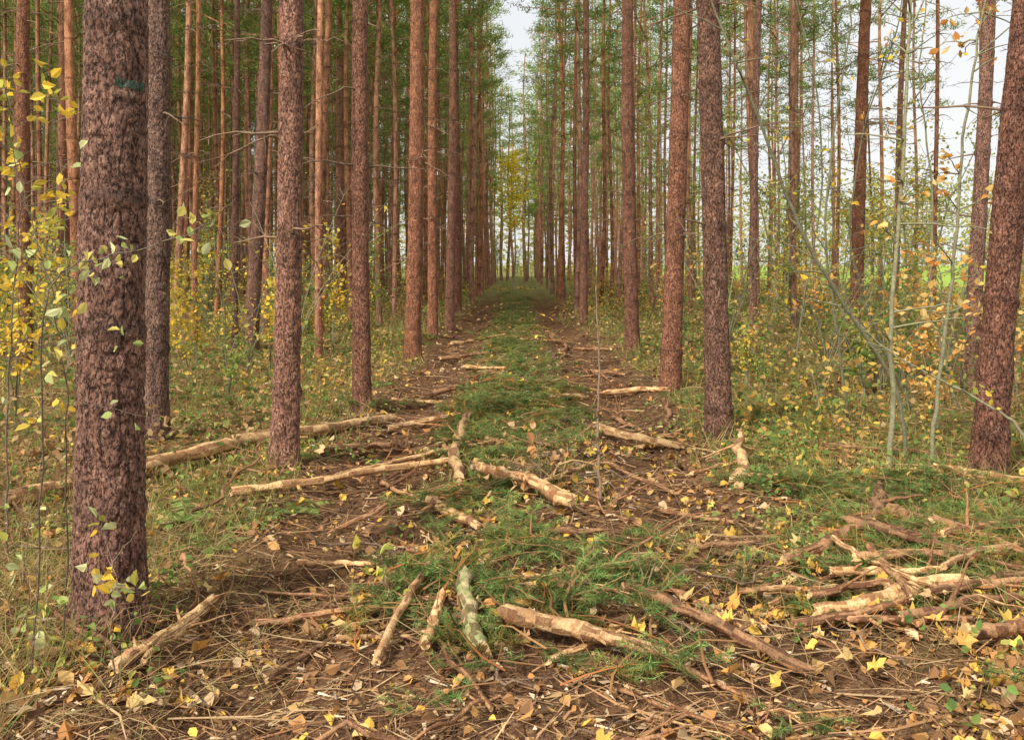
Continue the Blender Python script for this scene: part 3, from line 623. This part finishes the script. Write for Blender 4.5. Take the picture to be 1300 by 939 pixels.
for q in range(340):
    u_ = rng.random()
    if u_ < .55: X0, Y0 = rng.normal(1.8, .6), rng.normal(4.2, .7)
    else: X0, Y0 = rng.uniform(-2.5, 3), rng.uniform(3, 9)
    if Y0 < 2.6: continue
    s = rng.uniform(.025, .062); a0 = rng.uniform(0, 6.28); m = 14
    rad = np.array([1, .62, .95, .58, .8, .5, .42, .25, .42, .5, .8, .58, .95, .62])*s; an = a0+np.arange(m)*2*np.pi/m+rng.normal(0, .1, m)
    rad = rad*rng.uniform(.65, 1.2, m)
    tl = rng.normal(0, .4, 2); px = np.cos(an)*rad; py = np.sin(an)*rad*rng.uniform(.6, 1); pz = px*tl[0]+py*tl[1]+np.abs(rng.normal(0, .018, m))
    V = np.vstack([np.stack([X0+px, Y0+py, gh(X0, Y0)+.06+pz], -1), [[X0, Y0, float(gh(X0, Y0))+.055]]]); ii = np.arange(m)
    cbase = palette([(.76, .50, .11), (.68, .36, .10), (.66, .47, .2), (.46, .26, .12), (.82, .58, .14)], 1, .2)[0]
    mb.add(V, np.stack([ii, (ii+1) % m, np.full(m, m)], -1), np.clip(cbase*rng.uniform(.75, 1.1, (m, 1)), 0, 1))
obj("leaf_litter", mb.build("leaf_litter", [M_litter]), kind="stuff", label="scattered brown and yellow fallen leaves")
mb = MB(); x, y = scat(4600, 2.6, 18, 1.4); k = (np.abs(x) < 2.4); x = x[k]; y = y[k]; n = len(x); P0 = np.stack([x, y, gh(x, y)+.012], -1); dd = unit(n)*np.array([1, 1, .15])
prisms(mb, P0, P0+dd*(.012+.08*rng.random(n)**2)[:, None], rng.uniform(.002, .012, n), palette([(.78, .59, .36), (.70, .45, .23), (.82, .67, .48)], n), end=.2)
TWP = [(.36, .20, .10), (.48, .28, .14), (.22, .125, .075), (.54, .37, .2), (.14, .085, .05)]
x, y = scat(13000, 2.4, 20, 1.8); n = len(x); P0 = np.stack([x, y, gh(x, y)+.008], -1); dd = unit(n)*np.array([1, 1, .14])
ln = (rng.random(n)**2*.32+.05)[:, None]; P1 = P0+dd*ln; P1[:, 2] = np.maximum(P1[:, 2], gh(P1[:, 0], P1[:, 1])+.006)
P2 = P1+nz(dd+unit(n)*np.array([.5, .5, .1]))*ln*.7; P2[:, 2] = np.maximum(P2[:, 2], gh(P2[:, 0], P2[:, 1])+.006)
rr = (.0011+.0042*rng.random(n)**2.2)*(1+y*.06); cc = palette(TWP, n)
prisms(mb, P0, P1, rr, cc, end=.8); prisms(mb, P1, P2, rr*.8, cc, end=.4)
n = 2900; which = rng.random(n); x = np.where(which < .65, rng.normal(-2.3, .7, n), rng.normal(2.0, .9, n)); y = np.where(which < .65, rng.normal(3.8, .7, n), rng.normal(4.4, .6, n)); k = (y > 2.5); x = x[k]; y = y[k]; n = len(x)
P0 = np.stack([x, y, gh(x, y)], -1); up = np.abs(rng.normal(0, .45, (n, 1)))
d1 = nz(unit(n)*np.array([1, 1, .2])+np.array([0, 0, 1])*up); ln = rng.uniform(.06, .20, (n, 1)); P1 = P0+d1*ln; P2 = P1+nz(d1*np.array([1, 1, .2])+unit(n)*.4)*ln; P3 = P2+nz((P2-P1)/ln-np.array([0, 0, .7]))*ln
for q in (P1, P2, P3): q[:, 2] = np.maximum(q[:, 2], gh(q[:, 0], q[:, 1])+.004)
cc = palette([(.46, .33, .14), (.38, .23, .11), (.32, .18, .09), (.50, .37, .19), (.28, .27, .09)], n); rr = rng.uniform(.0008, .0019, n)
prisms(mb, P0, P1, rr, cc, end=.9); prisms(mb, P1, P2, rr*.9, cc, end=.8); prisms(mb, P2, P3, rr*.7, cc, end=.4)
x, y = scat(22000, 2.3, 14, 1.7); n = len(x); P0 = np.stack([x, y, gh(x, y)+.004], -1); dd = unit(n)*np.array([1, 1, .25]); dd[:, 2] = np.abs(dd[:, 2])
spikes(mb, P0, dd*rng.uniform(.03, .08, (n, 1)), .0020*(1+y*.1), palette([(.40, .22, .105), (.32, .17, .08), (.46, .28, .13), (.22, .13, .07)], n))
obj("wood_debris", mb.build("wood_debris", [M_litter]), kind="stuff", label="twigs wood chips and dry needles strewn about")
mb = MB(); x, y = scat(90000, 2.3, 40, 1.7)
d_ = vn2(x*.9+3, y*.9); side = np.abs(x)+1.0*(vn2(x*.7, y*.7+20)-.5)
k = ((side > 1.65) & (d_ > .25)) | ((np.abs(x) < .65) & (y > 5.5) & (d_ > .4)); k &= (rng.random(len(x)) < np.where(x < 0, 1., .85)); x = x[k]; y = y[k]; n = len(x)
D = nz(rng.normal(0, .55, (n, 3))+np.array([0, 0, .8]))*(rng.uniform(.06, .28, n)*(1+.01*y)*np.where(np.abs(x) < .7, .6, 1))[:, None]; D[:, 2] = np.abs(D[:, 2])
cg = np.where((rng.random(n) < np.where(np.abs(x) < .7, .8, .5))[:, None], palette([(.25, .32, .08), (.19, .27, .07), (.36, .37, .10)], n), palette([(.50, .37, .15), (.56, .42, .19), (.40, .26, .12)], n))
spikes(mb, np.stack([x, y, gh(x, y)-.01], -1), D, .005*(1+y*.08), cg)
n = 4600; px_ = rng.uniform(-3.8, 3.8, 340); py_ = rng.uniform(2.8, 10, 340); kk = (np.abs(px_) > 1.4) | (rng.random(340) < .15); px_ = px_[kk]; py_ = py_[kk]
ci = rng.integers(0, len(px_), n); x = px_[ci]+rng.normal(0, .09, n); y = py_[ci]+rng.normal(0, .09, n)
leaves(mb, np.stack([x, y, gh(x, y)+rng.uniform(.01, .14, n)], -1), rng.uniform(.02, .05, n), palette([(.20, .31, .08), (.28, .37, .10), (.14, .23, .07), (.45, .43, .12)], n), .8, width=1.2, fold=.25)
obj("grass", mb.build("grass", [M_leaf]), kind="stuff", label="straggly green and straw coloured grass with small plants")
mb = MB(); x, y = scat(66000, 4.6, 60, 1.35); h = vn2(x*.6+50, y*.6)*np.clip(y/9, .45, 1); side = np.abs(x)+.8*(vn2(x*.8, y*.8)-.5)
k = ((side > 2.0) | (y > 52)) & (h > .31) & (x < 22); x = x[k]; y = y[k]; h = h[k]; n = len(x)
z = gh(x, y)+rng.random(n)**1.2*(h-.18)*np.clip((side[k]-1.6)*.9, .15, 1.9)
pc = vn2(x*.35, y*.35+77)+rng.normal(0, .18, n)
cg = palette([(.15, .24, .065), (.23, .31, .08), (.12, .19, .055), (.34, .35, .10)], n); cy_ = palette([(.70, .49, .09), (.52, .36, .12), (.44, .38, .12), (.64, .36, .12)], n); cb = palette([(.36, .22, .11), (.28, .17, .09), (.48, .33, .16)], n)
c = np.where((pc > .62)[:, None], cy_, np.where((pc > .33)[:, None], cg, cb))
leaves(mb, np.stack([x, y, z], -1), rng.uniform(.03, .064, n)*(1+y*.038), c, 1.0, width=1.1, fold=.3)
obj("undergrowth", mb.build("undergrowth", [M_leaf]), kind="stuff", label="low bramble and seedling undergrowth beneath the pines")
def brash_template(seed):
    r = np.random.default_rng(seed); mb = MB(); L = r.uniform(.35, .65)
    ax = np.stack([np.linspace(0, L, 6), r.normal(0, .015, 6), .04+.05*np.sin(np.linspace(0, 3, 6))], -1); v, f = tube(ax, np.linspace(.007, .002, 6), 4); mb.add(v, f, (.42, .24, .11), 0)
    A = []; B = []; C = []
    for q in range(10):
        t_ = r.uniform(.2, 1); b = np.array([t_*L, 0, .05]); an = r.normal(0, .9); d = np.array([math.cos(an), math.sin(an), r.uniform(-.05, .6)]); l = r.uniform(.08, .17)
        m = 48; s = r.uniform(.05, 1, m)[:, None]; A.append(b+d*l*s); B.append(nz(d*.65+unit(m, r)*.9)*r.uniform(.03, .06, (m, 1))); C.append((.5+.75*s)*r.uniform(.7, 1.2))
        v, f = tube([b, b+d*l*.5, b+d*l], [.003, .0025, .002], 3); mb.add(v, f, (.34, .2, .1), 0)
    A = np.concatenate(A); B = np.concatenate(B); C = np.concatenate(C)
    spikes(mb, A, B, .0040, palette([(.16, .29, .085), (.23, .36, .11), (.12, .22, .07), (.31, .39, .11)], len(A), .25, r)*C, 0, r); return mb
BT = [brash_template(k) for k in range(6)]
pl = []
for X0, Y0, sx, sy, n in [(.15, 4.1, .36, .34, 70), (.0, 5.8, .36, .6, 26), (0, 8.4, .38, 1.5, 135), (0, 12.5, .38, 2.5, 115), (0, 20, .38, 5, 120), (0, 32, .4, 6, 60), (2.15, 5.6, .5, .5, 90), (1.6, 4.7, .4, .4, 36), (2.6, 4.6, .45, .6, 40), (1.2, 3.6, .5, .3, 22),
                          (-2.2, 17.5, .4, .7, 24), (-3.3, 10.0, .7, 1.0, 26), (-4.2, 13, 1.3, 2, 30), (3.9, 11.5, 1.1, 1.6, 40), (2.7, 8.2, .4, .8, 22), (2.6, 15, .3, 2.0, 20), (0, 3.1, 1.6, .2, 12)]:
    c_ = [(rng.normal(X0, sx), rng.normal(Y0, sy)) for _ in range(max(3, n//4))]
    for q in range(n):
        cc = c_[rng.integers(0, len(c_))]; pl.append((cc[0]+rng.normal(0, .16), cc[1]+rng.normal(0, .2)))
mb = MB()
for X0, Y0 in pl:
    if Y0 < 2.5 or (abs(abs(X0)-1.15) < .25 and Y0 > 4.8) or (abs(X0+1.12) < .25): continue
    src = BT[rng.integers(0, 6)]; a = rng.uniform(0, 6.28); ca, sa = math.cos(a), math.sin(a); s = rng.uniform(.6, 1.05); Vs = np.concatenate(src.V)*s
    tilt = rng.normal(.02, .08); Vz = Vs[:, 2]*.75+Vs[:, 0]*tilt; wx = Vs[:, 0]*ca-Vs[:, 1]*sa+X0-.2*ca; wy = Vs[:, 0]*sa+Vs[:, 1]*ca+Y0-.2*sa
    base = mb.n; mb.V.append(np.stack([wx, wy, np.maximum(Vz, -.02)+gh(X0, Y0)+rng.uniform(0, .05)], -1)); mb.n += len(Vs); tn = rng.uniform(.55, 1.2); ye = np.array([1.3, .95, .8]) if rng.random() < .2 else np.ones(3)
    for f, c, m in src.P: mb.P.append((f+base, np.clip(c*tn*ye, 0, .9), 0))
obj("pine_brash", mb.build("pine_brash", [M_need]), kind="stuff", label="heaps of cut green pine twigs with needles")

def fern_mesh(seed):
    r = np.random.default_rng(seed); mb = MB()
    for q in range(6):
        a = q*1.05+r.normal(0, .3); L = r.uniform(.18, .32); n = 22; t_ = np.linspace(0, 1, n); d = np.array([math.cos(a), math.sin(a)]); s = np.array([-d[1], d[0]])
        zz = L*(.75*t_-.6*t_**2); pp = np.stack([d[0]*L*t_*.9, d[1]*L*t_*.9, zz], -1); v, f = tube(pp, np.linspace(.003, .001, n), 3); mb.add(v, f, (.2, .22, .07))
        wl = L*.24*np.sin(np.pi*np.clip(t_*.85+.12, 0, 1)); k = np.arange(2, n)
        for sg in (-1, 1):
            D = np.stack([sg*s[0]*wl+d[0]*wl*.35, sg*s[1]*wl+d[1]*wl*.35, -wl*.2], -1)[k]; spikes(mb, pp[k], D, L*.05, palette([(.18, .30, .08), (.24, .33, .10), (.36, .36, .12)], len(k), .15, r), 0, r)
    return mb.build("fronds", [M_leaf])
FM = [fern_mesh(k) for k in range(3)]
for u, v in [(235, 660), (275, 690), (375, 640), (480, 490), (40, 670), (365, 585), (310, 660)]:
    d = F*CH/(v-335); x = (u-655)*d/F; ob = obj("fern", FM[rng.integers(0, 3)], None, (x, d, float(gh(x, d))), label="small green fern on the forest floor", category="fern", group="ferns on the forest floor")
    ob.rotation_euler = (0, 0, rng.uniform(0, 6)); s = rng.uniform(.8, 1.2); ob.scale = (s, s, s)

# ---------------------------------------------------------------- light, world, camera
w = bpy.data.worlds.new("World"); sc.world = w; w.use_nodes = True; nt = w.node_tree; t = NT(nt); nt.nodes.clear()
sky = t.n('ShaderNodeTexSky', sky_type='NISHITA', sun_disc=False); EL, AZ = math.radians(42), math.radians(218)
sky.sun_elevation = EL; sky.sun_rotation = AZ; sky.air_density = 1.0; sky.dust_density = 4.0
tcw = t.n('ShaderNodeTexCoord'); cn = t.noise(tcw.outputs['Generated'], 2.5, 4).outputs['Fac']
cloud = t.ramp(cn, [(0.3, (.86, .88, .90)), (0.7, (1, .99, .965))])
cl2 = t.n('ShaderNodeVectorMath', operation='SCALE'); t.l(cloud, cl2.inputs[0]); cl2.inputs['Scale'].default_value = 7.2
mixc = t.mix(.88, sky.outputs[0], cl2.outputs[0])
bg = t.n('ShaderNodeBackground'); bg.inputs[1].default_value = .15; t.l(mixc, bg.inputs[0]); wo = t.n('ShaderNodeOutputWorld'); t.l(bg.outputs[0], wo.inputs[0])
sl = bpy.data.lights.new("sun", 'SUN'); sl.energy = 4.8; sl.angle = math.radians(6); sl.color = (1, .94, .83); so = bpy.data.objects.new("sun", sl); col.objects.link(so)
dirv = Vector((math.sin(AZ)*math.cos(EL), math.cos(AZ)*math.cos(EL), math.sin(EL))); so.rotation_euler = dirv.to_track_quat('Z', 'Y').to_euler(); so.location = (0, 0, 30)
cd = bpy.data.cameras.new("camera"); cam = bpy.data.objects.new("camera", cd); col.objects.link(cam); cam.location = (0, 0, CH); cam.rotation_euler = (math.pi/2, 0, 0)
cd.sensor_width = 36; cd.lens = 36*F/1300; cd.shift_x = -5/1300; cd.shift_y = -134.5/1300; cd.clip_start = .05; cd.clip_end = 2000; sc.camera = cam
